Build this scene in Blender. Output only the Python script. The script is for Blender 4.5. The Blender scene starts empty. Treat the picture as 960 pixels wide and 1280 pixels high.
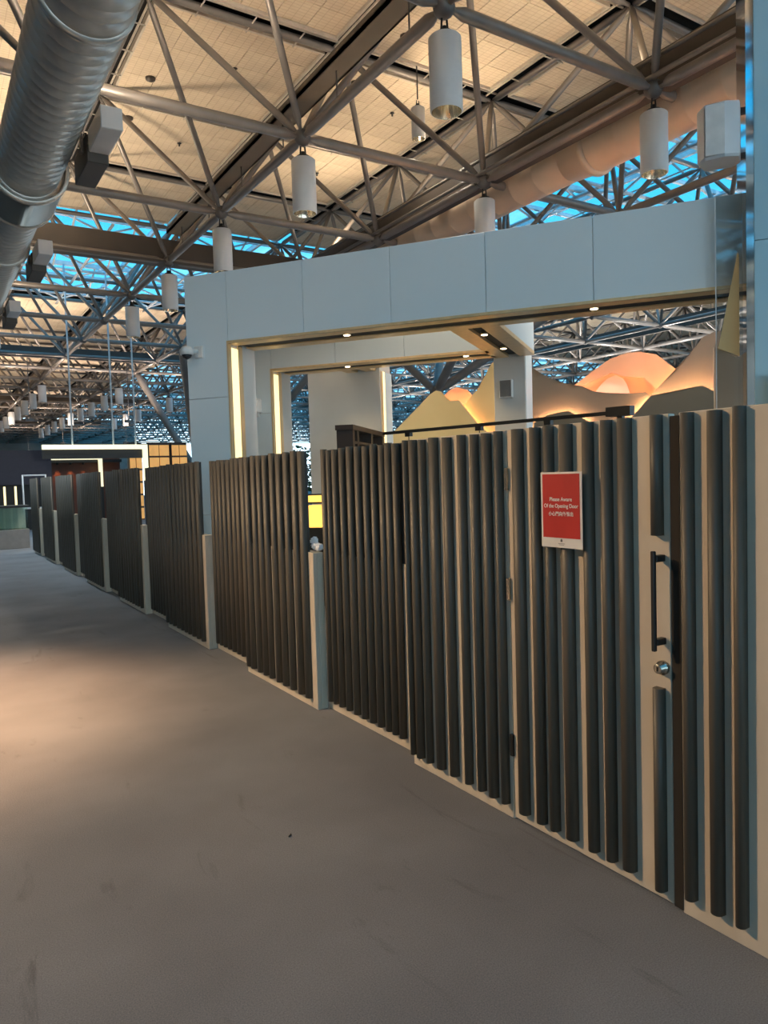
import bpy, bmesh, math, random
from mathutils import Vector, Matrix
random.seed(7)
SC = bpy.context.scene
COL = SC.collection
PI = math.pi

# ------------------------------------------------------------------ camera
YAW, PITCH, ROLL, FPX = 0.56143, -0.04897, -0.02989, 917.53
_f = Vector((math.sin(YAW)*math.cos(PITCH), math.cos(YAW)*math.cos(PITCH), math.sin(PITCH)))
_r = Vector((math.cos(YAW), -math.sin(YAW), 0)); _u = _r.cross(_f)
_c, _s = math.cos(ROLL), math.sin(ROLL)
_R = _c*_r + _s*_u; _U = -_s*_r + _c*_u
cd = bpy.data.cameras.new('camera'); cam = bpy.data.objects.new('camera', cd); COL.objects.link(cam)
cam.matrix_world = Matrix(((_R.x, _U.x, -_f.x, 0), (_R.y, _U.y, -_f.y, 0), (_R.z, _U.z, -_f.z, 1.6), (0, 0, 0, 1)))
cd.sensor_fit = 'VERTICAL'; cd.sensor_height = 24.0; cd.sensor_width = 18.0
cd.lens = 24.0*FPX/1280.0; cd.clip_end = 500; cd.clip_start = 0.05
SC.camera = cam

# ------------------------------------------------------------------ view + sky
SC.view_settings.view_transform = 'Standard'; SC.view_settings.look = 'None'
SC.view_settings.gamma = 1.0; SC.view_settings.exposure = 0.7; SC.view_settings.use_curve_mapping = False
SKY_STRENGTH = 1.45
UPLIGHT_W, DOWN_W, POOL_W, SHOP_W = 330.0, 120.0, 2900.0, 12.0
GUTTER_FILL_W, KEY_W, FLOOR_FILL_W = 165.0, 2000.0, 420.0
def make_world():
    w = bpy.data.worlds.new('sky'); SC.world = w; w.use_nodes = True
    nt = w.node_tree; nt.nodes.clear(); N = nt.nodes.new; L = nt.links.new
    out = N('ShaderNodeOutputWorld'); bg = N('ShaderNodeBackground')
    tc = N('ShaderNodeTexCoord'); sep = N('ShaderNodeSeparateXYZ'); L(tc.outputs['Generated'], sep.inputs[0])
    rmp = N('ShaderNodeValToRGB'); L(sep.outputs['Z'], rmp.inputs[0])
    e = rmp.color_ramp.elements
    e[0].position = 0.0; e[0].color = (1.10, 1.38, 1.54, 1)
    e[1].position = 0.40; e[1].color = (.01, .34, .62, 1)
    m = rmp.color_ramp.elements.new(0.16); m.color = (.16, .56, .80, 1)
    # clouds stretched across the sky
    mp = N('ShaderNodeMapping'); mp.inputs['Scale'].default_value = (2.0, 2.0, 7.0); L(tc.outputs['Generated'], mp.inputs[0])
    nz = N('ShaderNodeTexNoise'); nz.inputs['Scale'].default_value = 2.2; nz.inputs['Detail'].default_value = 6; L(mp.outputs[0], nz.inputs[0])
    cr = N('ShaderNodeValToRGB'); cr.color_ramp.elements[0].position = .52; cr.color_ramp.elements[1].position = .68
    L(nz.outputs['Fac'], cr.inputs[0])
    mul = N('ShaderNodeMath'); mul.operation = 'MULTIPLY'; mul.inputs[1].default_value = .4; L(cr.outputs[0], mul.inputs[0])
    mx = N('ShaderNodeMixRGB'); L(mul.outputs[0], mx.inputs[0]); L(rmp.outputs[0], mx.inputs[1]); mx.inputs[2].default_value = (.62, .85, .92, 1)
    L(mx.outputs[0], bg.inputs[0]); bg.inputs[1].default_value = SKY_STRENGTH
    L(bg.outputs[0], out.inputs[0])
make_world()

# ------------------------------------------------------------------ materials
def mat(name, col, rough=.6, metal=0., col2=None, nscale=8., stretch=(1, 1, 1), bump=0., emit=None, estr=0., spec=.5, lo=.35, hi=.65, detail=4.):
    m = bpy.data.materials.new(name); m.use_nodes = True
    nt = m.node_tree; b = nt.nodes['Principled BSDF']; N = nt.nodes.new; L = nt.links.new
    b.inputs['Roughness'].default_value = rough; b.inputs['Metallic'].default_value = metal
    b.inputs['Specular IOR Level'].default_value = spec
    if col2 is None: col2 = tuple(c*.88 for c in col)
    tc = N('ShaderNodeTexCoord'); mp = N('ShaderNodeMapping'); mp.inputs['Scale'].default_value = stretch
    L(tc.outputs['Object'], mp.inputs[0])
    nz = N('ShaderNodeTexNoise'); nz.inputs['Scale'].default_value = nscale; nz.inputs['Detail'].default_value = detail
    L(mp.outputs[0], nz.inputs[0])
    cr = N('ShaderNodeValToRGB'); cr.color_ramp.elements[0].position = lo; cr.color_ramp.elements[1].position = hi
    cr.color_ramp.elements[0].color = (*col2, 1); cr.color_ramp.elements[1].color = (*col, 1)
    L(nz.outputs['Fac'], cr.inputs[0]); L(cr.outputs[0], b.inputs['Base Color'])
    if bump:
        bp = N('ShaderNodeBump'); bp.inputs['Strength'].default_value = bump; bp.inputs['Distance'].default_value = .01
        L(nz.outputs['Fac'], bp.inputs['Height']); L(bp.outputs[0], b.inputs['Normal'])
    if emit:
        b.inputs['Emission Color'].default_value = (*emit, 1); b.inputs['Emission Strength'].default_value = estr
    return m

def glass_mat(name, tint, gloss=.12):
    m = bpy.data.materials.new(name); m.use_nodes = True; nt = m.node_tree; nt.nodes.clear(); N = nt.nodes.new; L = nt.links.new
    o = N('ShaderNodeOutputMaterial'); t = N('ShaderNodeBsdfTransparent'); g = N('ShaderNodeBsdfGlossy'); x = N('ShaderNodeMixShader')
    nz = N('ShaderNodeTexNoise'); nz.inputs['Scale'].default_value = 3
    cr = N('ShaderNodeValToRGB'); cr.color_ramp.elements[0].color = (*[c*.96 for c in tint], 1); cr.color_ramp.elements[1].color = (*tint, 1)
    L(nz.outputs['Fac'], cr.inputs[0]); L(cr.outputs[0], t.inputs[0])
    g.inputs['Roughness'].default_value = .03; x.inputs[0].default_value = gloss
    L(t.outputs[0], x.inputs[1]); L(g.outputs[0], x.inputs[2]); L(x.outputs[0], o.inputs[0])
    return m

def carpet_mat():
    m = mat('grey_carpet', (.205, .209, .218), rough=.95, col2=(.160, .163, .170), nscale=1.1, detail=8, spec=.15)
    nt = m.node_tree; b = nt.nodes['Principled BSDF']; N = nt.nodes.new; L = nt.links.new
    src = b.inputs['Base Color'].links[0].from_socket
    tc = N('ShaderNodeTexCoord')
    n1 = N('ShaderNodeTexNoise'); n1.inputs['Scale'].default_value = 210; n1.inputs['Detail'].default_value = 3; L(tc.outputs['Object'], n1.inputs[0])
    mx = N('ShaderNodeMixRGB'); mx.blend_type = 'OVERLAY'; mx.inputs[0].default_value = .55; L(src, mx.inputs[1]); L(n1.outputs['Fac'], mx.inputs[2])
    # scuffs and stains
    mp = N('ShaderNodeMapping'); mp.inputs['Scale'].default_value = (2.4, .7, 1); mp.inputs['Rotation'].default_value = (0, 0, .5); L(tc.outputs['Object'], mp.inputs[0])
    n2 = N('ShaderNodeTexNoise'); n2.inputs['Scale'].default_value = 1.7; n2.inputs['Detail'].default_value = 7; n2.inputs['Roughness'].default_value = .7; n2.inputs['Distortion'].default_value = 1.2; L(mp.outputs[0], n2.inputs[0])
    cr = N('ShaderNodeValToRGB'); cr.color_ramp.elements[0].position = .60; cr.color_ramp.elements[1].position = .74; L(n2.outputs['Fac'], cr.inputs[0])
    mu = N('ShaderNodeMath'); mu.operation = 'MULTIPLY'; mu.inputs[1].default_value = .6; L(cr.outputs[0], mu.inputs[0])
    m2 = N('ShaderNodeMixRGB'); L(mu.outputs[0], m2.inputs[0]); L(mx.outputs[0], m2.inputs[1]); m2.inputs[2].default_value = (.085, .082, .082, 1)
    L(m2.outputs[0], b.inputs['Base Color'])
    bp = N('ShaderNodeBump'); bp.inputs['Strength'].default_value = .3; bp.inputs['Distance'].default_value = .003; L(n1.outputs['Fac'], bp.inputs['Height']); L(bp.outputs[0], b.inputs['Normal'])
    return m

def tile_mat():
    m = mat('perforated_tile', (.78, .66, .50), rough=.8, col2=(.70, .58, .43), nscale=1.3, spec=.2)
    nt = m.node_tree; b = nt.nodes['Principled BSDF']; N = nt.nodes.new; L = nt.links.new
    src = b.inputs['Base Color'].links[0].from_socket
    tc = N('ShaderNodeTexCoord')
    br = N('ShaderNodeTexBrick'); br.offset = 0; br.inputs['Scale'].default_value = 1; br.inputs['Brick Width'].default_value = .155; br.inputs['Row Height'].default_value = .0775
    br.inputs['Mortar Size'].default_value = .006; br.inputs['Color1'].default_value = (1, 1, 1, 1); br.inputs['Color2'].default_value = (.96, .95, .93, 1); br.inputs['Mortar'].default_value = (.80, .76, .72, 1)
    L(tc.outputs['Object'], br.inputs[0])
    mx = N('ShaderNodeMixRGB'); mx.blend_type = 'MULTIPLY'; mx.inputs[0].default_value = 1; L(src, mx.inputs[1]); L(br.outputs[0], mx.inputs[2])
    L(mx.outputs[0], b.inputs['Base Color'])
    return m

M = dict(
    carpet=carpet_mat(), tile=tile_mat(),
    plenum=mat('dark_plenum', (.015, .014, .013), .9),
    trimw=mat('tile_edge_trim', (.62, .55, .46), .5),
    steel=mat('painted_steel_tube', (.25, .222, .20), .38, .3, nscale=3, col2=(.21, .187, .17)),
    node=mat('steel_node', (.17, .155, .145), .45, .4),
    beam=mat('bronze_beam', (.085, .070, .057), .5, .2, nscale=1.5, col2=(.07, .058, .048)),
    galv=mat('galvanised_duct', (.56, .53, .47), .32, .5, nscale=2.5, stretch=(1, .3, 1), col2=(.47, .445, .40)),
    duct2=mat('painted_duct', (.64, .50, .37), .5, .05, nscale=1.4, col2=(.58, .45, .33)),
    lamp=mat('lamp_enamel', (.66, .67, .68), .45, nscale=2),
    lampin=mat('lamp_reflector', (.75, .68, .55), .15, .95, nscale=30, stretch=(1, 1, .05)),
    bulb=mat('lamp_glow', (1, .9, .7), .5, emit=(1, .80, .52), estr=7),
    white=mat('white_laminate', (.71, .80, .835), .42, nscale=.7, col2=(.685, .775, .81)),
    warmwhite=mat('white_plaster', (.68, .66, .63), .6, nscale=.8),
    bluep=mat('pale_blue_panel', (.36, .58, .68), .4, nscale=.7, col2=(.34, .55, .65)),
    brass=mat('brushed_brass', (.88, .64, .35), .32, .3, nscale=14, stretch=(1, 1, .06), col2=(.78, .56, .30)),
    black=mat('black_metal', (.016, .015, .015), .42),
    slot=mat('black_track_slot', (.010, .009, .009), .6),
    led=mat('warm_led', (1, .9, .6), .5, emit=(1, .78, .36), estr=.85),
    ledo=mat('amber_led', (1, .7, .45), .5, emit=(1, .46, .20), estr=34),
    ledhi=mat('bright_amber_led', (1, .7, .45), .5, emit=(1, .46, .20), estr=130),
    ledarch=mat('arch_led', (1, .7, .45), .5, emit=(1, .46, .20), estr=12),
    ledw=mat('pale_led', (1, .95, .75), .5, emit=(1, .90, .55), estr=.62),
    chrome=mat('mirror_steel', (.80, .82, .84), .06, 1., nscale=1),
    steelkey=mat('lock_steel', (.60, .55, .46), .25, .95),
    slat=mat('dark_slat', (.112, .094, .070), .5, nscale=9, stretch=(1, 1, .08), col2=(.09, .076, .058), bump=.05),
    board=mat('cream_board', (.66, .57, .45), .55, nscale=6, stretch=(1, 1, .35), col2=(.58, .50, .39)),
    screen=mat('dark_screen_board', (.060, .054, .047), .6, nscale=7),
    red=mat('red_print', (.56, .020, .016), .5, nscale=6, stretch=(1, 1, .4), col2=(.46, .015, .014)),
    paper=mat('white_paper', (.80, .76, .70), .5),
    ink=mat('grey_ink', (.12, .11, .10), .7),
    texw=mat('white_print', (.86, .80, .76), .6),
    gold=mat('gold_panel', (.62, .47, .22), .5, .0, nscale=1.2, col2=(.56, .42, .19)),
    taupe=mat('taupe_panel', (.135, .12, .095), .6, nscale=1.2, col2=(.12, .105, .085)),
    taupe2=mat('dark_taupe_panel', (.105, .09, .065), .6, nscale=1.2),
    pink=mat('copper_pink_panel', (.62, .36, .24), .45, .2, nscale=1.2, col2=(.56, .32, .21)),
    lilac=mat('lilac_panel', (.60, .42, .42), .5, nscale=1.2),
    tissue=mat('crumpled_tissue', (.82, .83, .84), .8, nscale=30, bump=.6),
    amber=mat('amber_shade', (.95, .55, .1), .5, emit=(1, .55, .10), estr=1.1),
    darkwood=mat('dark_brown_wood', (.045, .026, .018), .45, nscale=4, stretch=(1, 1, .1)),
    purple=mat('dark_plum_fascia', (.030, .022, .034), .5),
    shopwall=mat('rust_wall', (.16, .055, .03), .6, nscale=3),
    orange=mat('amber_display', (.80, .40, .12), .5, nscale=2.2, col2=(.55, .25, .08), emit=(1, .50, .14), estr=.35),
    counter=mat('grey_counter', (.22, .20, .185), .6),
    glassgreen=glass_mat('green_counter_glass', (.84, .95, .86), .12),
    glass=glass_mat('skylight_glass', (.80, .94, 1.0), .05),
    clear=glass_mat('clear_glass', (.86, .88, .88), .10),
    traym=mat('tray_paint', (.27, .23, .175), .6, nscale=2),
    beige=mat('beige_plaster', (.70, .60, .48), .6, nscale=.8), end=mat('far_wall_paint', (.30, .25, .21), .8, nscale=.5, col2=(.2, .17, .15)),
    alu=mat('white_aluminium', (.70, .74, .76), .4, .1),
    camw=mat('camera_white', (.72, .72, .70), .4), dome=mat('smoked_dome', (.02, .02, .025), .08),
    nearblack=mat('dark_gap', (.03, .024, .018), .9),  # dark colour for gap shade; the floor scrap shares it
    foliage=mat('dark_foliage', (.04, .10, .05), .8, nscale=9, col2=(.02, .06, .03)),
)

# ------------------------------------------------------------------ helpers
def bm_new(): return bmesh.new()
def box(bm, x0, x1, y0, y1, z0, z1):
    vs = [bm.verts.new(p) for p in ((x0, y0, z0), (x1, y0, z0), (x1, y1, z0), (x0, y1, z0), (x0, y0, z1), (x1, y0, z1), (x1, y1, z1), (x0, y1, z1))]
    for q in ((0, 3, 2, 1), (4, 5, 6, 7), (0, 1, 5, 4), (1, 2, 6, 5), (2, 3, 7, 6), (3, 0, 4, 7)): bm.faces.new([vs[i] for i in q])
def bevel(bm, w, seg=1):
    bmesh.ops.bevel(bm, geom=bm.edges[:], offset=w, segments=seg, affect='EDGES', profile=.6)
def frame_of(a, b):
    d = (Vector(b)-Vector(a)); L = d.length; return Vector(a), d.to_track_quat('Z', 'Y').to_matrix(), L
def lathe(bm, prof, a=(0, 0, 0), b=(0, 0, 1), n=12, caps=True):
    """rings of (distance along the axis, radius)"""
    o, R, L = frame_of(a, b); rings = []
    for t, r in prof:
        rings.append([bm.verts.new(o+R@Vector((r*math.cos(2*PI*k/n), r*math.sin(2*PI*k/n), t))) for k in range(n)])
    for A, B in zip(rings, rings[1:]):
        for k in range(n):
            f = bm.faces.new((A[k], A[(k+1) % n], B[(k+1) % n], B[k])); f.smooth = True
    if caps: bm.faces.new(rings[0][::-1]); bm.faces.new(rings[-1])
def tube(bm, a, b, r, n=8): lathe(bm, [(0, r), ((Vector(b)-Vector(a)).length, r)], a, b, n)
def prism(bm, pts, y0, y1):
    """polygon in x,z pushed along y"""
    A = [bm.verts.new((x, y0, z)) for x, z in pts]; B = [bm.verts.new((x, y1, z)) for x, z in pts]
    n = len(pts); bm.faces.new(A); bm.faces.new(B[::-1])
    for k in range(n): bm.faces.new((A[k], B[k], B[(k+1) % n], A[(k+1) % n]))
def mesh_of(name, bm, m):
    bmesh.ops.recalc_face_normals(bm, faces=bm.faces[:])
    me = bpy.data.meshes.new(name); bm.to_mesh(me); bm.free(); me.materials.append(m); return me
def link(name, me, parent=None, loc=(0, 0, 0), rz=0.):
    o = bpy.data.objects.new(name, me); COL.objects.link(o); o.location = loc; o.rotation_euler = (0, 0, rz); o.parent = parent
    return o
def part(name, bm, m, parent=None, loc=(0, 0, 0), rz=0.): return link(name, mesh_of(name, bm, m), parent, loc, rz)
def bpart(name, b, m, parent, bev=0.):
    bm = bm_new(); box(bm, *b)
    if bev: bevel(bm, bev)
    return part(name, bm, m, parent)
def tag(o, label=None, cat=None, group=None, kind=None):
    if label: o['label'] = label
    if cat: o['category'] = cat
    if group: o['group'] = group
    if kind: o['kind'] = kind
    return o
def thing(name, label, cat, loc=(0, 0, 0), rz=0., group=None, kind=None):
    o = link(name, None, None, loc, rz); return tag(o, label, cat, group, kind or 'thing')
def copy_tree(o, parent=None):
    c = o.copy(); COL.objects.link(c); c.parent = parent
    for ch in list(o.children):
        copy_tree(ch, c)
    return c
def spot(name, parent, loc, watts, color, deg=120, blend=.6, size=.1, up=False, rot=None):
    l = bpy.data.lights.new(name, 'SPOT'); l.energy = watts; l.color = color; l.spot_size = math.radians(deg); l.spot_blend = blend; l.shadow_soft_size = size
    o = bpy.data.objects.new(name, l); COL.objects.link(o); o.parent = parent; o.location = loc
    o.rotation_euler = rot if rot else ((PI, 0, 0) if up else (0, 0, 0)); return o
ORD = ['first', 'second', 'third', 'fourth', 'fifth', 'sixth', 'seventh', 'eighth', 'ninth', 'tenth', 'eleventh', 'twelfth', 'thirteenth', 'fourteenth', 'fifteenth']

# ------------------------------------------------------------------ grid of the roof
GX, GY, S, ZC, ZU, ZT = 5.2143, 10.3148, 3.5975, 6.81, 9.44, 9.52
I0, I1, J0, J1 = -6, 15, -8, 24
def low(i, j): return Vector((GX+i*S, GY+j*S, ZC))
def upp(i, j): return Vector((GX+(i+.5)*S, GY+(j+.5)*S, ZU))
SKY_J = (3, 6)      # glazed cells along the hall   (cells whose upper square is centred on lower node i,j)
SKY_I = (2, 5)      # glazed cells across the hall
def glazed(i, j): return (SKY_J[0] < j <= SKY_J[1] and i <= 5) or (SKY_I[0] < i <= SKY_I[1]) or (i >= 3 and j >= 8) or (-6 <= j <= -4 and i <= 5)

# floor
f = bpart('floor', (-18.3, 75, -20.5, 99.5, -.1, 0), M['carpet'], None); tag(f, kind='structure', label='grey carpet floor of the walkway')

bpart('wall_left_shield', (-18.4, -18.2, -20.5, 99, 0, 10.2), M['end'], None)['kind'] = 'structure'  # unseen side wall, added to keep flat cool daylight off the fence
bpart('wall_far', (-18.2, 24, 99, 99.3, 0, 9.5), M['end'], None)['kind'] = 'structure'

# ceiling
def build_ceiling():
    root = tag(link('ceiling', None), kind='structure', label='cream perforated ceiling tiles above the space frame')
    bm = bm_new()
    for i in range(I0, I1+1):
        for j in range(J0, J1+1):
            if not glazed(i, j):
                p = low(i, j); box(bm, p.x-S/2, p.x+S/2, p.y-S/2, p.y+S/2, ZT+.45, ZT+.5)
    part('plenum_deck', bm, M['plenum'], root)['kind'] = 'stuff'
    bm = bm_new(); t = .605
    box(bm, -.296, .296, -.296, .296, 0, .02); me = mesh_of('ceiling_tile', bm, M['tile'])
    cells = [(i, j) for i in range(I0, I1+1) for j in range(J0, J1+1) if not glazed(i, j)]
    near = [(0, -1), (0, 0), (0, 1), (0, 2), (-1, 0), (-1, 1), (1, -1), (1, 0), (1, 1), (1, 2), (-1, 2), (-1, -1)]
    for (i, j) in near:
        p = low(i, j)
        for a in range(-2, 3):
            for b in range(-2, 3): link('ceiling_tile', me, root, (p.x+a*t, p.y+b*t, ZT))
    bm = bm_new()
    for (i, j) in cells:
        if (i, j) in near: continue
        p = low(i, j)
        far = abs(i) > 4 or j > 9
        if far: box(bm, p.x-1.51, p.x+1.51, p.y-1.51, p.y+1.51, ZT, ZT+.02)
        else:
            for a in range(-2, 3):
                for b in range(-2, 3): box(bm, p.x+a*t-.296, p.x+a*t+.296, p.y+b*t-.296, p.y+b*t+.296, ZT, ZT+.02)
    part('ceiling_tiles', bm, M['tile'], root)['kind'] = 'stuff'
    bm = bm_new()
    for (i, j) in cells:
        p = low(i, j); h = 1.515; w = .045
        for sx in (-1, 1): box(bm, p.x+sx*(h+w/2)-w/2, p.x+sx*(h+w/2)+w/2, p.y-h-w, p.y+h+w, ZT-.05, ZT+.06)
        for sy in (-1, 1): box(bm, p.x-h, p.x+h, p.y+sy*(h+w/2)-w/2, p.y+sy*(h+w/2)+w/2, ZT-.05, ZT+.06)
    part('tile_edge_trim', bm, M['trimw'], root)['kind'] = 'stuff'
    # sprinkler heads and smoke detectors on the near tiles
    bm = bm_new(); lathe(bm, [(0, .02), (.05, .02), (.06, .05), (.07, .05)], n=8); sp = mesh_of('sprinkler_head', bm, M['black'])
    bm = bm_new(); lathe(bm, [(0, .03), (.03, .09), (.07, .1)], n=12); sd = mesh_of('smoke_detector', bm, M['beam'])
    for (i, j) in near:
        p = low(i, j)
        link('sprinkler_head', sp, root, (p.x+.3, p.y-.25, ZT-.09))
        link('smoke_detector', sd, root, (p.x-1.0, p.y+.9 if (i+j) % 2 else p.y-.9, ZT-.07))
build_ceiling()

# skylight glazing
def build_skylight():
    root = tag(link('window_1', None), kind='structure', label='blue glazed roof strips between the tiled ceiling fields')
    bm = bm_new(); box(bm, -S/2+.05, S/2-.05, -S/4+.04, S/4-.04, 0, .02); me = mesh_of('pane', bm, M['glass'])
    bars = bm_new(); n = 0; far = bm_new()
    for i in range(I0, I1+1):
        for j in range(J0, J1+1):
            if not glazed(i, j): continue
            p = low(i, j)
            for k in (-1, 1):
                if -2 <= i <= 7 and -1 <= j <= 12: link('pane', me, root, (p.x, p.y+k*S/4, ZT+.5)); n += 1
                else: box(far, p.x-S/2+.05, p.x+S/2-.05, p.y+k*S/4-S/4+.04, p.y+k*S/4+S/4-.04, ZT+.5, ZT+.52)
            box(bars, p.x-S/2, p.x+S/2, p.y-.05, p.y+.05, ZT+.42, ZT+.54)
            box(bars, p.x-S/2, p.x+S/2, p.y-S/2-.06, p.y-S/2+.06, ZT+.38, ZT+.54)
            box(bars, p.x-S/2-.05, p.x-S/2+.05, p.y-S/2, p.y+S/2, ZT+.38, ZT+.54)
    tr = bm_new()
    for i in range(-1, 7):
        for j in range(0, 12):
            if not glazed(i, j): continue
            p = low(i, j); h = S/2; zt, zb = ZT+.40, ZT-.25
            for a in (-1, 1):
                tube(tr, (p.x-h, p.y+a*h/2, zt), (p.x, p.y+a*h/2, zb), .035, 6); tube(tr, (p.x, p.y+a*h/2, zb), (p.x+h, p.y+a*h/2, zt), .035, 6)
                tube(tr, (p.x+a*h/2, p.y-h, zt), (p.x+a*h/2, p.y, zb), .035, 6); tube(tr, (p.x+a*h/2, p.y, zb), (p.x+a*h/2, p.y+h, zt), .035, 6)
            tube(tr, (p.x, p.y-h, zb), (p.x, p.y+h, zb), .05, 6); tube(tr, (p.x-h, p.y, zb), (p.x+h, p.y, zb), .05, 6)
    part('glazing_truss', tr, M['alu'], root)['kind'] = 'stuff'
    part('glazing_bars', bars, M['alu'], root)['kind'] = 'stuff'
    part('far_panes', far, M['glass'], root)['kind'] = 'stuff'
build_skylight()

# space frame
def build_frame():
    root = thing('space_frame', 'double-layer grey steel tube space frame under the cream tiled ceiling', 'roof truss', low(0, 0))
    O = low(0, 0)
    def pre(L, r, n=10, taper=True):
        bm = bm_new(); e = .16
        prof = [(.05, r*.5), (e, r*.55), (e+.12, r), (L-e-.12, r), (L-e, r*.55), (L-.05, r*.5)] if taper else [(0, r), (L, r)]
        lathe(bm, prof, n=n); return bm
    Ld = (upp(0, 0)-low(0, 0)).length
    me_b = mesh_of('bottom_chord', pre(S, .078), M['steel']); me_t = mesh_of('top_chord', pre(S, .065, 8), M['steel']); me_d = mesh_of('diagonal', pre(Ld, .055), M['steel'])
    bm = bm_new(); bmesh.ops.create_uvsphere(bm, u_segments=12, v_segments=8, radius=.13)
    for fc in bm.faces: fc.smooth = True
    me_n = mesh_of('node_ball', bm, M['node'])
    T = []
    for i in range(I0, I1+1):
        for j in range(J0, J1+1):
            a = low(i, j)
            if i < I1: T.append(('bottom_chord', a, low(i+1, j), me_b, .078))
            if j < J1: T.append(('bottom_chord', a, low(i, j+1), me_b, .078))
            u = upp(i, j)
            if i < I1: T.append(('top_chord', u, upp(i+1, j), me_t, .065))
            if j < J1: T.append(('top_chord', u, upp(i, j+1), me_t, .065))
            for di in (0, -1):
                for dj in (0, -1): T.append(('diagonal', a, upp(i+di, j+dj), me_d, .055))
    camp = Vector((0, 0, 1.6))
    def key(t):
        m = (t[1]+t[2])/2-camp; dep = m.dot(_f)
        x = m.dot(_R)/max(dep, .1)*FPX; y = m.dot(_U)/max(dep, .1)*FPX
        return dep if (dep > 1 and abs(x) < 620 and abs(y) < 800) else 1000+dep
    T.sort(key=key)
    cnt = {'bottom_chord': 0, 'top_chord': 0, 'diagonal': 0}; lim = {'bottom_chord': 80, 'top_chord': 60, 'diagonal': 170}
    bulk = {k: bm_new() for k in cnt}
    for name, a, b, me, r in T:
        if cnt[name] < lim[name]:
            cnt[name] += 1
            o = link(name, me, root, a-O); o.rotation_mode = 'QUATERNION'; o.rotation_quaternion = (b-a).to_track_quat('Z', 'Y')
        else: tube(bulk[name], a-O, b-O, r, 6)
    for k, b in bulk.items(): part(k+'_mass', b, M['steel'], root)['kind'] = 'stuff'
    nb = bm_new()
    for i in range(I0, I1+1):
        for j in range(J0, J1+1):
            if -1 <= i <= 3 and -2 <= j <= 7: link('node_ball', me_n, root, low(i, j)-O)
            else: bmesh.ops.create_icosphere(nb, subdivisions=1, radius=.13, matrix=Matrix.Translation(low(i, j)-O))
    part('node_ball_mass', nb, M['node'], root)['kind'] = 'stuff'
    # slim service pipes beside the chords, and brackets in the ceiling gaps
    pb = bm_new()
    for i in range(-2, 4):
        x = GX+(i+.5)*S
        for dx in (-.17, .17): tube(pb, Vector((x+dx, GY-4*S, ZU+.06))-O, Vector((x+dx, GY+(SKY_J[0]+.5)*S, ZU+.06))-O, .022, 6)
    for j in range(-3, 3):
        y = GY+(j-.5)*S
        for dy in (-.17, .17): tube(pb, Vector((GX-5*S, y+dy, ZU+.06))-O, Vector((GX+1.5*S, y+dy, ZU+.06))-O, .022, 6)
        for k in range(-16, 7): tube(pb, Vector((GX+k*.9, y-.24, ZU-.02))-O, Vector((GX+k*.9, y+.24, ZU-.02))-O, .014, 5)
    for i in range(-2, 2):
        for k in range(-18, 12): tube(pb, Vector((GX+(i+.5)*S-.24, GY+k*.9, ZU-.02))-O, Vector((GX+(i+.5)*S+.24, GY+k*.9, ZU-.02))-O, .014, 5)
    part('service_pipes', pb, M['trimw'], root)['kind'] = 'stuff'
    return root
build_frame()

# bronze gutter beams, duct under the right one, cable tray
t = thing('gutter_beam', 'long dark bronze beam along the hall above the beige duct', 'beam', (8.92, -8, 6.85))
bpart('web', (-.07, .07, 0, 25.4, 0, .45), M['beam'], t); bpart('flange', (-.16, .16, 0, 25.4, -.05, 0), M['beam'], t)
bm = bm_new(); tube(bm, (-.24, 0, .05), (-.24, 25, .05), .035); part('rail', bm, M['steel'], t)
bm = bm_new(); tube(bm, (-.22, 0, .3), (-.22, 25, .3), .03); part('rail', bm, M['steel'], t)
def gutter_fill(t, along, ys, w, color=(1, .78, .54), drop=0.):  # invented fill lamps and their fixtures, added to brighten ceiling and tubes
    for y in ys:
        p = (y, .22, .5) if along == 'x' else (.22, y, .5)
        bpart('fill_housing', (p[0]-.15, p[0]+.15, p[1]-.12, p[1]+.12, .38-drop, .48-drop), M['node'], t)
        if drop: bpart('fill_rod', (p[0]-.015, p[0]+.015, p[1]-.135, p[1]-.105, .40-drop, .1), M['node'], t)
        spot('uplight', t, (p[0], p[1], .52-drop), w, color, 165, .8, .3, True)
gutter_fill(t, 'y', (2, 6.5, 11, 15.5, 20, 24.5), GUTTER_FILL_W)
t = thing('gutter_beam', 'far bronze beam on the other side of the glazed roof strip', 'beam', (GX+5.5*S, -8, 6.95))
bpart('web', (-.07, .07, 0, 60, 0, .45), M['beam'], t); gutter_fill(t, 'y', (8, 13, 18, 23, 28, 33, 38, 43, 48), GUTTER_FILL_W*6, (1, .95, .88), 3.4)
for jj, nm in ((6.5, 'beyond the blue skylight'), (11.5, 'added far down the hall to carry fill lamps, second beyond the skylight'), (16.5, 'added at the far end of the hall to carry fill lamps')):
    t = thing('gutter_beam', 'bronze cross beam ' + nm, 'beam', (-12, GY+jj*S, 6.95))  # the two farthest beams are added only to carry fill lamps
    bpart('web', (0, 26, -.1, .1, 0, .45), M['beam'], t); gutter_fill(t, 'x', (8, 12, 16, 20, 24), GUTTER_FILL_W*3.4, (1, .80, .64), 3.0)
t = thing('gutter_beam', 'dark bronze cross beam in front of the blue skylight', 'beam', (-12, 17.62, 6.80))
bpart('web', (0, 20.8, -.10, .10, 0, .52), M['beam'], t); bpart('flange', (0, 20.8, -.2, .2, -.05, 0), M['beam'], t)

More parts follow.
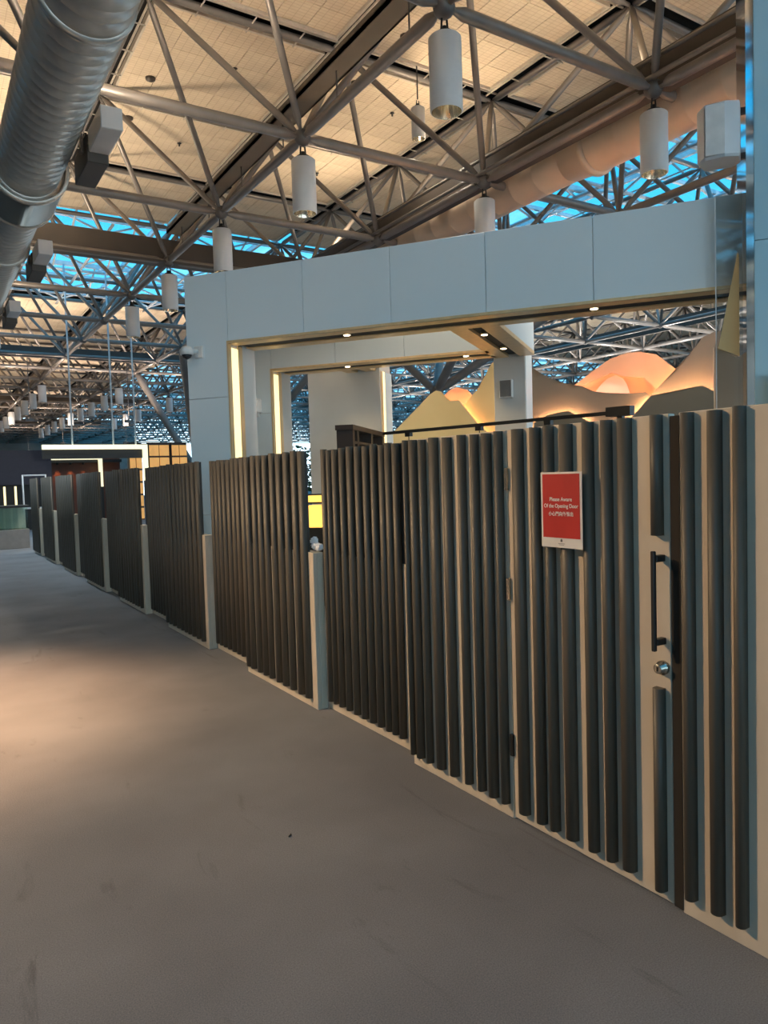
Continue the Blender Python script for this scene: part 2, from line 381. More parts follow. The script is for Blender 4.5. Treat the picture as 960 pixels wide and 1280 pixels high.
def duct_profile(spans, rib):
    prof = []
    for (a, b, r0, r1, ribs) in spans:
        if not ribs: prof += [(a, r0), (b, r1)]; continue
        y = a; prof.append((a, r0))
        while y+rib < b:
            y += rib; prof += [(y-.014, r0), (y-.007, r0+.0028), (y, r0)]
        prof.append((b, r1))
    return prof
t = thing('spiral_duct', 'big silver spiral-wound air duct running overhead at the left', 'duct', (1.48, -4, 6.02))
R1, R2 = .42, .40
bm = bm_new(); lathe(bm, duct_profile([(0, 15.3, R1, R1, True)], .19), (0, 0, 0), (0, 1, 0), 40); part('near_section', bm, M['galv'], t)
bm = bm_new(); lathe(bm, duct_profile([(15.3, 15.34, R1, .50, False), (15.34, 16.3, .50, .52, False), (16.3, 16.6, .52, R2, False)], .14), (0, 0, 0), (0, 1, 0), 40); part('collar', bm, M['galv'], t)
bm = bm_new(); lathe(bm, duct_profile([(16.6, 62, R2, R2, True)], .19), (0, 0, 0), (0, 1, 0), 40); part('far_section', bm, M['galv'], t)
for y in (11.1, 15.3, 16.4, 19.0, 24.2, 29):
    bm = bm_new(); r = .53 if 15 < y < 17 else .45
    lathe(bm, [(y-.03, r-.05), (y-.03, r), (y+.03, r), (y+.03, r-.05)], (0, 0, 0), (0, 1, 0), 40, False); part('flange_ring', bm, M['galv'], t)
for y in (3, 9.2, 13.0, 20, 27):
    bm = bm_new(); tube(bm, (0, y, .4), (0, y, 3.4), .012, 6); part('hanger', bm, M['black'], t)
t = thing('round_duct', 'beige painted round duct beneath the long bronze beam', 'duct', (9.62, -6, 6.86))
bm = bm_new(); lathe(bm, duct_profile([(0, 14.4, .40, .40, True)], .6), (0, 0, 0), (0, 1, 0), 32); part('near_section', bm, M['duct2'], t)
bm = bm_new(); lathe(bm, [(14.4, .40), (14.42, .45), (14.5, .45), (14.52, .40), (15.0, .36)], (0, 0, 0), (0, 1, 0), 32); part('collar', bm, M['duct2'], t)
bm = bm_new(); lathe(bm, duct_profile([(15.0, 23.2, .36, .36, True)], .6), (0, 0, 0), (0, 1, 0), 32); part('far_section', bm, M['duct2'], t)
t = thing('cable_tray', 'flat dark cable tray lying along the tube chord above the lamps', 'cable tray', (GX, -8, 7.28))
bpart('tray', (-.17, .17, 0, 25, 0, .05), M['traym'], t)
for sx in (-.17, .14): bpart('side_rail', (sx, sx+.03, 0, 25, 0, .12), M['beam'], t)
for k in range(14):
    bm = bm_new(); tube(bm, (0, 1+k*1.8, -.40), (0, 1+k*1.8, 0), .012, 6); part('strut', bm, M['node'], t)

# floodlights on the side of the duct; three farthest added to brighten the far ceiling
FL = [(-1.2, None), (4.4, None), (9.9, 'nearest boxy floodlight hung beside the silver duct'), (15.3, 'second boxy floodlight hung beside the silver duct'), (20.3, 'third boxy floodlight beside the silver duct'), (25.5, 'fourth boxy floodlight beside the silver duct')]+[(y, 'tiny added floodlight far along the silver duct, %s' % w) for y, w in ((36, 'nearer one'), (43, 'middle one'), (50, 'farther one'))]
for y, lab in FL:
    t = thing('floodlight', lab or ('boxy floodlight beside the silver duct, out of view near the camera' if y > 0 else 'boxy floodlight beside the silver duct, out of view behind the camera'), 'floodlight', (2.09, y, 5.9), 0, 'floodlights on the silver duct')
    bpart('housing', (-.13, .13, -.1, .75, -.28, .06), M['beam'], t, .01)
    bpart('lens_hood', (-.11, .14, -.85, -.1, -.16, .10), M['lamp'], t, .01)
    bpart('bracket', (-.16, -.13, .1, .2, -.1, .14), M['node'], t)
    spot('uplight', t, (.1, {9.9: -.8, 15.3: .3, 20.3: -.8, 4.4: .5, -1.2: -.8}.get(y, .6), .3), UPLIGHT_W, (1, .80, .58), 165, .8, .25, True)
    if y > 15: spot('floor_fill', t, (-.1, -.4, -.32), FLOOR_FILL_W, (.74, .90, 1), 130, .9, .2, False, (0, -.35, 0))  # cool fill aimed down, added to brighten the far floor

# ------------------------------------------------------------------ pendant lamps
def make_lamp(label, group, loc, watts=None, lit=True):
    t = thing('pendant_lamp', label, 'lamp', loc, 0, group)
    bm = bm_new(); lathe(bm, [(0, .172), (.01, .185), (.80, .185), (.815, .17)], (0, 0, -1.15), (0, 0, 0), 28, False)
    lathe(bm, [(0, .17), (.001, .02)], (0, 0, -.335), (0, 0, 0), 28, False); part('can', bm, M['lamp'], t)
    bm = bm_new(); lathe(bm, [(0, .170), (.25, .12), (.32, .03)], (0, 0, -1.148), (0, 0, 0), 24, False); rf = part('reflector', bm, M['lampin'], t)
    bm = bm_new(); lathe(bm, [(0, .03), (.1, .05), (.16, .03)], (0, 0, -1.0), (0, 0, 0), 10); part('bulb', bm, M['bulb'], rf)
    bm = bm_new(); lathe(bm, [(0, .10), (.05, .10), (.06, .04), (.12, .03)], (0, 0, -.335), (0, 0, 0), 14); cp = part('cap', bm, M['black'], t)
    bm = bm_new(); tube(bm, (-.05, 0, -.3), (-.035, 0, -.135), .012, 6); tube(bm, (.05, 0, -.3), (.035, 0, -.135), .012, 6); part('hanger', bm, M['black'], cp)
    return t
proto = make_lamp('largest white cylinder lamp hanging at the top edge', 'white cylinder lamps on the truss nodes', low(0, -1))
def lamp_at(i, j, label, group='white cylinder lamps on the truss nodes', watts=0.):
    if (i, j) == (0, -1): t = proto
    else:
        t = copy_tree(proto); t.location = low(i, j); t['label'] = label; t['group'] = group
    if watts: spot('downlight', t, (0, 0, -1.16), watts, (1, .88, .72), 150, .9, .15)
    return t
W_ = DOWN_W
lamp_at(0, -1, '', watts=W_)
lamp_at(0, 0, 'white cylinder lamp under the tube junction nearest the picture middle', watts=W_)
lamp_at(0, 1, 'white cylinder lamp just left of and above the shopfront top edge', watts=W_)
lamp_at(0, 2, 'white cylinder lamp with glowing mouth before the blue skylight', watts=W_)
lamp_at(0, 3, 'white cylinder lamp against the far peach ceiling, beyond the skylight', watts=W_)
lamp_at(1, -1, 'white cylinder lamp hanging beside the white wall speaker', watts=W_)
lamp_at(1, 0, 'white cylinder lamp half hidden by the shopfront top edge', watts=W_)
for n, j in enumerate(range(8, 19)):
    lamp_at(0, j, 'tiny far cylinder lamp, %s from the near end of the leftmost receding row' % ORD[n], 'far lamps in the leftmost row')
for n, j in enumerate(range(8, 17)):
    lamp_at(1, j, 'tiny far cylinder lamp, %s from the near end of the second receding row' % ORD[n], 'far lamps in the second row')
for n, j in enumerate((9, 11, 12, 13)):
    lamp_at(2, j, 'tiny far cylinder lamp, %s from the right in the row beside the shopfront' % ORD[n], 'far lamps in the third row')
t = copy_tree(proto); t.location = (8.5, 11.85, 8.62+.30); t['label'] = 'small grey cylinder lamp high between the ceiling tiles'; t.scale = (.72, .72, .72)
bm = bm_new(); tube(bm, (0, 0, -.1), (0, 0, .9), .02, 6); part('stem', bm, M['black'], t)
# warm lamp over the left of the walkway
t = copy_tree(proto); t.location = (-.75, 6.1, ZC); t['label'] = 'warm white cylinder lamp over the left of the walkway, out of view'
spot('downlight', t, (0, 0, -1.16), POOL_W, (1, .56, .30), 54, 1.0, .3)
t = copy_tree(proto); t.location = (-4.2, 8.4, ZC); t['label'] = 'warm white cylinder lamp by the left side shops, out of view'
l = spot('downlight', t, (0, 0, -1.16), KEY_W, (1, .66, .36), 52, .9, .3)
l.rotation_euler = (Vector((2.2, 3.4, .9))-Vector((-4.2, 8.4, ZC-1.16))).to_track_quat('-Z', 'Y').to_euler()

# ------------------------------------------------------------------ fence of slatted hoarding panels
H = 1.79
def slat_mesh(w, d, L):
    bm = bm_new(); n = 8
    pts = [(0, w/2)]+[(-d*math.sin(PI*k/n)**.5, w/2*math.cos(PI*k/n)) for k in range(1, n)]+[(0, -w/2)]
    A = [bm.verts.new((x, y, 0)) for x, y in pts]; B = [bm.verts.new((x, y, L)) for x, y in pts]
    bm.faces.new(A); bm.faces.new(B[::-1])
    for k in range(len(pts)):
        q = (k+1) % len(pts); fc = bm.faces.new((A[k], B[k], B[q], A[q])); fc.smooth = k < len(pts)-1
    return mesh_of('slat', bm, M['slat'])
SM = {}
def slat(parent, x, y, w, z0, z1):
    w *= .80; k = (round(w, 3), round(z1-z0, 3))
    if k not in SM: SM[k] = slat_mesh(w, .036, z1-z0)
    return link('slat', SM[k], parent, (x, y, z0))
XF, XR = 2.24, 2.33      # faces of the forward and of the set-back panels
GRP = 'slatted hoarding panels along the walkway'
def hoarding(name, label, x, y0, y1, slats, full, post=False, zb=.065):
    t = thing(name, label, 'hoarding', (x, y0, 0), 0, GRP); L = y1-y0
    if full: bpart('backing_board', (0, .03, 0, L, 0, H), M['board'], t, .003)
    else:
        bpart('backing_board', (0, .03, 0, L, 0, 1.09), M['board'], t, .003)
        a = min(s[0] for s in slats)-y0-.02; b = max(s[0] for s in slats)-y0+.02
        bpart('screen_board', (.004, .024, a, b, 1.09, H-.004), M['screen'], t)
    if post: bpart('ledge_box', (.03, .078, 0, L, 0, 1.09), M['board'], t, .003)
    bpart('floor_gap_strip', (.006, .028, .01, L-.01, -.0, .012), M['nearblack'], t)
    for y, w in slats: slat(t, 0, y-y0, w, zb, H-.002+random.uniform(-.006, .006))
    return t
t = hoarding('slatted_hoarding', 'nearest slatted panel at the right edge, wide cream board with few slats', XF, .55, 1.622, [(1.579, .05), (1.477, .056), (1.389, .045), (.86, .05)], True, zb=.075)
bpart('edge_strip', (-.002, .03, 1.622-.55-.004, 1.655-.55, 0.01, H-.01), M['nearblack'], t)  # strip fills the door gap; its dark inside is put in as colour

# the door
t = thing('hoarding_gate', 'slatted door with black pull handle and red notice on it', 'door', (XF, 1.66, 0))
y0 = 1.66
bpart('door_board', (0, .035, 0, .845, .012, H), M['board'], t, .003)
for y, w in [(2.425, .07), (2.315, .058), (2.235, .052), (2.139, .07), (2.022, .054), (1.93, .052), (1.845, .068)]: slat(t, 0, y-y0, w, .062, H-.002)
slat(t, 0, 1.704-y0, .05, 1.358, H-.002); slat(t, 0, 1.704-y0, .05, .049, .803)
h = bpart('pull_handle', (-.062, -.046, .022, .038, .945, 1.305), M['black'], t, .003)
for z in (.965, 1.265): bpart('handle_mount', (-.048, 0, .019, .041, z, z+.024), M['black'], h, .002)
bm = bm_new(); lathe(bm, [(0, .026), (.012, .026), (.014, .018), (.034, .018), (.036, .014)], (0, .032, .878), (-1, .032, .878), 20); lk = part('lock_cylinder', bm, M['steelkey'], t)
bm = bm_new(); box(bm, -.0375, -.035, .029, .035, .870, .886); part('keyhole', bm, M['black'], lk)
for z in (.30, 1.02, 1.52):
    h = bpart('hinge', (-.012, .002, .838, .856, z, z+.10), M['steelkey'] if z > 1 else M['black'], t)

FIX = [(3.300, .035), (3.236, .06), (3.149, .045), (3.05, .07), (2.938, .066), (2.82, .05), (2.721, .05), (2.635, .062), (2.550, .045)]
hoarding('slatted_hoarding', 'wide cream-backed slatted panel beside the hinge side of the door', XF, 2.512, 3.325, FIX, True)
REC = [(4.43, .06), (4.355, .05), (4.275, .059), (4.177, .057), (4.077, .065), (3.976, .062), (3.879, .059), (3.785, .057), (3.690, .06), (3.62, .06), (3.542, .059), (3.42, .06), (3.355, .04)]
hoarding('slatted_hoarding', 'first set-back dark slatted panel left of the door, right of the tissue post', XR, 3.325, 4.49, REC, False)
PROJ = [(4.49, 5.77), (6.76, 8.13), (9.1, 10.5), (11.4, 12.9), (13.8, 15.2), (16.2, 17.6), (18.4, 19.6)]
for k, (a, b) in enumerate(PROJ):
    n = 10; st = (b-a-.05)/n
    sl = [(a+.075+st*(q+.5)-.02+random.uniform(-.018, .018), random.choice((.078, .082, .088, .074))) for q in range(n)]
    sl = [(min(max(y, a+.06), b-.035), w) for y, w in sl]
    lab = ('forward brown slatted panel whose cream end post carries the white tissue' if k == 0 else
           'forward slatted panel, %s in line beyond the one with the tissue' % ORD[k-1])
    hoarding('slatted_hoarding', lab, XF+.004*k, a, b, sl, False, True)
    if k < len(PROJ)-1:
        c, d = b, PROJ[k+1][0]; n = 9; st = (d-c)/n
        sl = [(min(max(c+st*(q+.5)+random.uniform(-.015, .015), c+.035), d-.035), random.choice((.074, .08, .086))) for q in range(n)]
        hoarding('slatted_hoarding', 'set-back slatted panel, %s beyond the post with the tissue' % ORD[k], XR+.004*k, c, d, sl, False)

# red notice on the door
def text(body, size, m, parent, loc, name='lettering', sx=1.):
    cu = bpy.data.curves.new(name, 'FONT'); cu.body = body; cu.size = size; cu.align_x = 'CENTER'; cu.align_y = 'CENTER'; cu.extrude = .0003; cu.offset = size*.012
    cu.materials.append(m); o = bpy.data.objects.new(name+'_curve', cu); COL.objects.link(o)
    me = bpy.data.meshes.new_from_object(o.evaluated_get(bpy.context.evaluated_depsgraph_get())); bpy.data.objects.remove(o); bpy.data.curves.remove(cu)
    me.name = name; o = bpy.data.objects.new(name, me); COL.objects.link(o); o.parent = parent; o.location = loc
    o.rotation_euler = (PI/2, 0, -PI/2); o.scale = (sx, 1, 1); return o
t = thing('notice_sign', 'red and white notice about the opening door taped over the slats', 'sign', (XF-.049, 2.133, 1.287))
bpart('paper', (-.002, 0, -.112, .112, 0, .308), M['paper'], t)
rfd = bpart('red_field', (-.0035, -.002, -.101, .101, .040, .300), M['red'], t)
text('Please Aware', .0225, M['texw'], rfd, (-.0042, 0, .197)); text('Of the Opening Door', .0225, M['texw'], rfd, (-.0042, 0, .170), sx=.93)
text('小心門向外推出', .0195, M['texw'], rfd, (-.0042, 0, .137))
bm = bm_new(); box(bm, -.003, -.002, -.005, .005, .024, .033); box(bm, -.003, -.002, -.003, .003, .033, .036); part('emblem', bm, M['ink'], t)
for z, w in ((.016, .018), (.011, .014)): bpart('fine_print', (-.0026, -.002, -w, w, z, z+.0016), M['ink'], t)

# tissue on the post
t = thing('crumpled_tissue', 'crumpled white tissue lying on top of the cream end post', 'tissue', (2.294, 4.55, 1.092))
bm = bm_new(); bmesh.ops.create_icosphere(bm, subdivisions=3, radius=.03, matrix=Matrix.Translation((0, 0, .04)))
bmesh.ops.create_icosphere(bm, subdivisions=3, radius=.026, matrix=Matrix.Translation((0, .02, .075)))
for v in bm.verts: v.co += Vector((random.uniform(-.005, .005), random.uniform(-.005, .005), random.uniform(-.005, .005))); v.co.z = max(v.co.z, .0)
part('wad', bm, M['tissue'], t)
bm = bm_new(); bmesh.ops.create_icosphere(bm, subdivisions=2, radius=.03, matrix=Matrix.Translation((.01, -.035, .03)))
for v in bm.verts: v.co += Vector((random.uniform(-.006, .006), random.uniform(-.006, .006), random.uniform(-.005, .005))); v.co.z = max(v.co.z, .0)
part('fold', bm, M['tissue'], t)

t = thing('floor_scrap', 'tiny dark curled scrap lying on the open carpet', 'scrap', (1.322, 2.971, .001), .8)
bm = bm_new(); bmesh.ops.create_uvsphere(bm, u_segments=10, v_segments=6, radius=.5)
for v in bm.verts: v.co = Vector((v.co.x*.030, v.co.y*.009+v.co.x**2*.02, (v.co.z+.5)*.006))
part('scrap', bm, M['nearblack'], t)
# ------------------------------------------------------------------ the shop behind: frame (s along the front, o behind it, z)
A = Vector((2.74, 8.62)); RZ = math.atan2(-.80340861, .59542809)
UU = Vector((.59542809, -.80340861)); BB = Vector((.80340861, .59542809))
def W(s, o, z=0.): p = A+UU*s+BB*o; return (p.x, p.y, z)
def shop(name, label, cat, s, o, z=0., group=None, kind=None): return thing(name, label, cat, W(s, o, z), RZ, group, kind)
def srel(t_s, t_o, t_z, b): return (b[0]-t_s, b[1]-t_s, b[2]-t_o, b[3]-t_o, b[4]-t_z, b[5]-t_z)
D = .58; ZF = 3.18; ZTOP = 4.0; G = .006

def portal(root, sL, s0, s1, sR, seams, legL=True):
    """pier left of the opening s0..s1, fascia over it, brass and light trims"""
    def P(n, b, m, bev=.0): return bpart(n, b, m, root, bev)
    P('core', (sL+.01, s0-.02, .02, D, 0, ZTOP-.01), M['warmwhite']); P('core', (s0-.02, s1, .02, D, ZF+.03, ZTOP-.01), M['warmwhite'])
    for (a, b) in zip(seams, seams[1:]): P('panel', (a+G/2, b-G/2, 0, .02, ZF, ZTOP), M['white'], .002)
    for (z0, z1) in ((0, 1.2), (1.2, 2.57), (2.57, ZTOP)): P('panel', (sL, s0-G/2, 0, .02, z0+G/2, z1-G/2 if z1 < ZTOP else z1), M['white'], .002)
    # jamb: brass, light, brass, plaster
    P('brass_trim', (s0-.02, s0, -.004, .06, 0, ZF), M['brass']); P('light_strip', (s0-.02, s0-.004, .06, .21, 0, ZF-.04), M['led'])
    P('brass_trim', (s0-.02, s0, .21, .30, 0, ZF), M['brass']); P('jamb_panel', (s0-.02, s0-.002, .30, D, 0, ZF+.03), M['warmwhite'])
    # soffit
    P('brass_trim', (s0-.02, s1, -.004, .18, ZF, ZF+.03), M['brass'])
    P('track_slot', (s0+.03, s1, .18, .40, ZF+.012, ZF+.03), M['slot'])
    P('brass_trim', (s0-.02, s1, .40, D+.004, ZF, ZF+.05), M['brass'])
root = tag(link('wall_front', None, None, W(0, 0), RZ), kind='structure', label='pale blue-white shopfront wall with brass framed opening')
portal(root, 0, .57, 5.98, 5.98, [.57, 1.55, 2.58, 3.6, 4.64, 5.7, 5.98])
root2 = tag(link('wall_back', None, None, W(0, 2.15), RZ), kind='structure', label='second pale wall with brass framed opening inside the shopfront')
portal(root2, -1.4, -.10, 3.1, 3.1, [-.10, .93, 1.96, 3.1])
def downlight(s, o, z, lab, grp):
    t = shop('recessed_downlight', lab, 'downlight', s, o, z, grp)
    bm = bm_new(); lathe(bm, [(0, .045), (.03, .045), (.04, .02)], n=14); part('rim', bm, M['brass'], t)
    bm = bm_new(); lathe(bm, [(-.004, .036), (.002, .036)], n=14); part('bulb', bm, M['bulb'], t)
    spot('beam', t, (0, 0, -.02), SHOP_W, (1, .72, .4), 100, .7, .03)
for s, lab in ((1.95, 'small warm downlight in the front soffit, left one'), (4.62, 'small warm downlight in the front soffit, right one')): downlight(s, .27, ZF+.005, lab, 'downlights in the front soffit')
for s, lab in ((1.0, 'tiny downlight in the inner soffit, left one'), (2.75, 'tiny downlight in the inner soffit beside the cross beam')): downlight(s, 2.15+.27, ZF+.005, lab, 'downlights in the inner soffit')

# cross beam and column
def cross_beam(s0, s1, o0, o1, lab):
    t = shop('ceiling_beam', lab, 'beam', s0, o0, ZF); L = o1-o0; w = s1-s0
    bpart('casing', (0, w, 0, L, .05, ZTOP-ZF-.02), M['white'], t)
    bpart('brass_trim', (-.004, w*.36, 0, L, 0, .05), M['brass'], t); bpart('brass_trim', (w*.64, w+.004, 0, L, 0, .05), M['brass'], t)
    bpart('track_slot', (w*.36, w*.64, 0, L, .04, .05), M['slot'], t); return t
cross_beam(3.06, 3.60, D+.006, 2.80, 'white cross beam with brass underside running back to the column')
downlight(3.33, 1.05, ZF+.005, 'warm downlight under the cross beam, nearer one', 'downlights under the cross beam')
downlight(3.33, 2.1, ZF+.005, 'warm downlight under the cross beam, one beside the column', 'downlights under the cross beam')
t = shop('white_column', 'white square column carrying a small wall speaker', 'column', 3.04, 2.805)
bpart('front_panel', (0, .43, 0, .02, 0, ZTOP), M['warmwhite'], t, .002); bpart('core', (.002, .42, .02, .5, 0, ZTOP), M['warmwhite'], t); bpart('side_panel', (.42, .44, .02, .5, 0, ZTOP), M['white'], t)
t = shop('wall_speaker', 'small grey box speaker on the white column', 'speaker', 3.22, 2.80, 2.62)
bpart('case', (-.09, .09, -.10, 0, 0, .25), M['camw'], t, .008); bpart('grille', (-.075, .075, -.106, -.10, .015, .235), M['counter'], t)
t = shop('wall_speaker', 'small white box speaker on the inner wall beside the brass frame', 'speaker', -.34, 2.145, 2.58)
bpart('case', (-.07, .07, -.14, 0, 0, .20), M['camw'], t, .01); bpart('bracket', (-.03, .03, -.05, 0, -.06, 0), M['camw'], t)
# pier beyond with its own light strip
t = shop('white_pier', 'broad plain white pier seen through the inner opening', 'pier', -.02, 3.0)
bpart('face', (.08, 1.28, 0, .03, 0, ZTOP), M['warmwhite'], t); bpart('core', (.09, 1.26, .03, .5, 0, ZTOP-.01), M['warmwhite'], t)
bpart('brass_trim', (1.26, 1.285, .03, .12, 0, ZF), M['brass'], t); bpart('light_strip', (1.26, 1.28, .12, .22, 0, ZF), M['led'], t); bpart('side_panel', (1.26, 1.283, .22, .5, 0, ZF), M['white'], t)
cross_beam(.75, 1.2, 2.15+D+.006, 2.995, 'short white beam between the inner soffit and the white pier')

# layered mountain panels
def mountain(name, label, pts, o, m, led='ledo', base=0., th=.05, group='layered mountain panels inside the shop'):
    s0 = pts[0][0]; t = shop(name, label, 'mountain panel', s0, o, 0, group)
    poly = [(p[0]-s0, p[1]) for p in pts]
    full = [(poly[0][0], base)]+poly+[(poly[-1][0], base)]
    # drop duplicates and keep a simple outline
    bm = bm_new(); prism(bm, full, 0, th); bmesh.ops.triangulate(bm, faces=[f for f in bm.faces if len(f.verts) > 4])
    part('panel', bm, m, t)
    if led:
        bm = bm_new()
        for a, b in zip(poly, poly[1:]): tube(bm, (a[0], th+.05, a[1]-.06), (b[0], th+.05, b[1]-.06), .012, 5)
        part('led_strip', bm, M[led], t)
    return t
mountain('mountain_silhouette', 'smallest dark hill panel low in front of the grey mountains', [(3.17, 2.41), (3.38, 2.53), (3.57, 2.57), (3.74, 2.59), (3.88, 2.51), (4.08, 2.39)], 5.2, M['taupe2'], 'ledhi')
mountain('mountain_silhouette', 'dark front mountain panel at the right beside the pillar', [(4.54, 2.21), (4.78, 2.47), (5.03, 2.75), (5.33, 2.75), (5.79, 2.86), (5.96, 2.75), (6.62, 2.62)], 5.18, M['taupe2'], 'ledhi')
M3 = [(2.82, 3.75), (2.97, 3.54), (3.15, 3.36), (3.21, 3.18), (3.27, 3.27), (3.45, 3.16), (3.57, 3.05), (3.65, 3.08), (3.79, 2.96), (3.95, 3.00), (4.08, 2.88), (4.14, 2.90), (4.30, 2.81), (4.36, 2.86), (4.53, 2.81), (4.69, 2.83), (4.77, 2.81), (4.95, 2.83), (5.02, 2.77), (5.20, 2.50)]
N3 = [(1.49, 2.30), (1.77, 2.63), (1.92, 2.79), (2.05, 2.96), (2.16, 3.05), (2.27, 3.15), (2.33, 3.32), (2.40, 3.45), (2.48, 3.55), (2.63, 3.73), (2.80, 3.78)]
mountain('mountain_silhouette', 'jagged grey-bronze mountain panel right of the white column', M3, 5.35, M['taupe'])
mountain('mountain_silhouette', 'steep gold mountain panel left of the white column', N3, 5.37, M['gold'])
mountain('mountain_silhouette', 'tall grey mountain slope panel rising toward the right pillar', [(4.61, 2.39), (4.86, 2.61), (5.02, 2.77), (5.09, 2.86), (5.41, 3.14), (5.70, 3.49), (5.81, 3.65), (5.98, 3.72), (6.34, 3.74), (6.88, 3.27)], 5.5, M['taupe'])
# copper arch with an opening
t = shop('mountain_silhouette', 'copper pink mountain arch glowing behind the grey ridge', 'mountain panel', 3.65, 5.66, 0, 'layered mountain panels inside the shop')
out = [(3.55, 2.86), (3.73, 3.01), (4.09, 3.26), (4.38, 3.45), (4.66, 3.53), (4.86, 3.53), (5.12, 3.46), (5.41, 3.20), (5.25, 2.96)]
inn = [(3.79, 2.86), (3.94, 3.05), (4.41, 3.22), (4.62, 3.14), (4.92, 3.10), (5.10, 2.90), (5.10, 2.77)]
ring = [(s-3.65, z) for s, z in [(3.55, 2.5)]+out+[(5.25, 2.5)]+[(5.09, 2.5)]+inn[::-1]+[(3.80, 2.5)]]
bm = bm_new(); prism(bm, ring, 0, .05); bmesh.ops.triangulate(bm, faces=[f_ for f_ in bm.faces if len(f_.verts) > 4]); part('panel', bm, M['pink'], t)
bm = bm_new()
for a, b in zip(inn, inn[1:]): tube(bm, (a[0]-3.65, .08, a[1]+.02), (b[0]-3.65, .08, b[1]+.02), .006, 5)
part('led_strip', bm, M['ledarch'], t)
for s in (0.05, 1.45): bpart('leg', (s, s+.1, 0, .05, 0, 2.5), M['pink'], t)
mountain('mountain_silhouette', 'copper backing panel inside the glowing arch', [(3.62, 2.85), (4.05, 3.14), (4.43, 3.33), (5.01, 3.19), (5.20, 2.85)], 5.88, M['pink'], False)
mountain('mountain_silhouette', 'lilac dome-shaped panel inside the glowing arch', [(4.05, 2.76), (4.14, 2.94), (4.23, 3.05), (4.33, 3.14), (4.47, 3.19), (4.58, 3.12), (4.64, 3.03), (4.69, 2.86), (4.72, 2.76)], 5.78, M['lilac'], False)
mountain('mountain_silhouette', 'broad yellow-gold mountain panel in front, left of the column', [(0.34, 2.13), (0.45, 2.24), (0.61, 2.36), (1.32, 2.98), (1.35, 3.02), (1.46, 3.08), (1.54, 3.06), (1.61, 2.95), (1.72, 2.88), (1.87, 2.89), (2.18, 2.49), (2.48, 2.19), (2.86, 1.90)], 5.2, M['gold'], 'ledarch')
mountain('mountain_silhouette', 'small orange hill panel peeking above the yellow mountain', [(1.23, 2.71), (1.33, 2.81), (1.49, 3.03), (1.61, 3.13), (1.74, 3.16), (1.92, 3.10), (2.00, 3.01), (2.15, 2.82), (2.30, 2.66)], 5.62, M['pink'], False)

# black rail with pendant spots
RA, RB = Vector((5.56, 8.95, 2.2)), Vector((6.34, 5.14, 2.2))
rd = RB-RA; rl = rd.length; rz = math.atan2(rd.y, rd.x)
t = thing('track_rail', 'black track rail just above the slats inside the shop', 'rail', RA, rz)
bpart('rail', (0, rl, -.02, .02, -.02, .02), M['black'], t); bpart('end_block', (rl-.28, rl, -.05, .05, -.04, .06), M['black'], t)
bpart('post', (rl-.16, rl-.1, -.03, .03, -2.2, -.04), M['black'], t); bpart('post', (.02, .08, -.03, .03, -2.2, -.02), M['black'], t)
for k, s in enumerate((.62, 1.85, 2.86)):
    q = RA+rd*(s/rl)
    p = thing('track_spot', 'small black pendant fixture under the track rail, %s from the left' % ORD[k], 'pendant', (q.x, q.y, 2.18), rz, 'pendants under the track rail')
    bpart('cap', (-.045, .045, -.03, .03, -.05, 0), M['black'], p); bm = bm_new(); tube(bm, (0, 0, -.4), (0, 0, -.05), .006, 6); part('cord', bm, M['black'], p)
    bm = bm_new(); lathe(bm, [(0, .05), (.1, .05), (.14, .02)], (0, 0, -.52), (0, 0, 0), 12); part('shade', bm, M['black'], p)
t = thing('display_shelf', 'dark wooden open shelf frame at the left end of the track rail', 'shelf', (4.22, 7.72, 0), math.atan2(1.33, 1.28))
for a in (0., .22, 1.0, 1.72): bpart('upright', (a, a+.10, -.20, .0, 0, 2.16), M['darkwood'], t)
bpart('top_board', (-.02, 1.85, -.21, .01, 2.16, 2.22), M['darkwood'], t); bpart('shelf_board', (.1, 1.62, -.2, 0, 2.0, 2.03), M['darkwood'], t); bpart('shelf_board', (.1, 1.62, -.2, 0, 1.2, 1.23), M['darkwood'], t)
# amber lantern in the gap
t = shop('amber_lantern', 'glowing amber lantern seen through the gap above the tissue', 'lantern', 1.13, 1.0, 0)
bpart('pedestal', (-.12, .14, -.12, .12, 0, .98), M['black'], t); bpart('shade', (-.09, .11, -.09, .09, .98, 1.26), M['amber'], t, .02); bpart('top_frame', (-.1, .12, -.1, .1, 1.28, 1.30), M['black'], t); bpart('upper_shade', (-.08, .1, -.08, .08, 1.30, 1.38), M['amber'], t); bpart('top_frame', (-.1, .12, -.1, .1, 1.385, 1.40), M['black'], t)

# security camera on the front wall
t = shop('security_camera', 'white dome security camera on the shopfront wall', 'camera', .1, 0, 3.09)
bpart('base_plate', (.02, .14, -.03, 0, -.05, .09), M['camw'], t, .006); bm = bm_new(); tube(bm, (.06, -.02, .03), (.0, -.12, .03), .025, 10); part('arm', bm, M['camw'], t)
bm = bm_new(); lathe(bm, [(0, .075), (.05, .08), (.09, .055), (.10, .02)], (-.01, -.13, -.02), (-.01, -.13, 1), 20); part('shell', bm, M['camw'], t)
bm = bm_new(); lathe(bm, [(0, .012), (.02, .045), (.05, .06)], (-.01, -.13, -.07), (-.01, -.13, 1), 18); part('dome', bm, M['dome'], t)

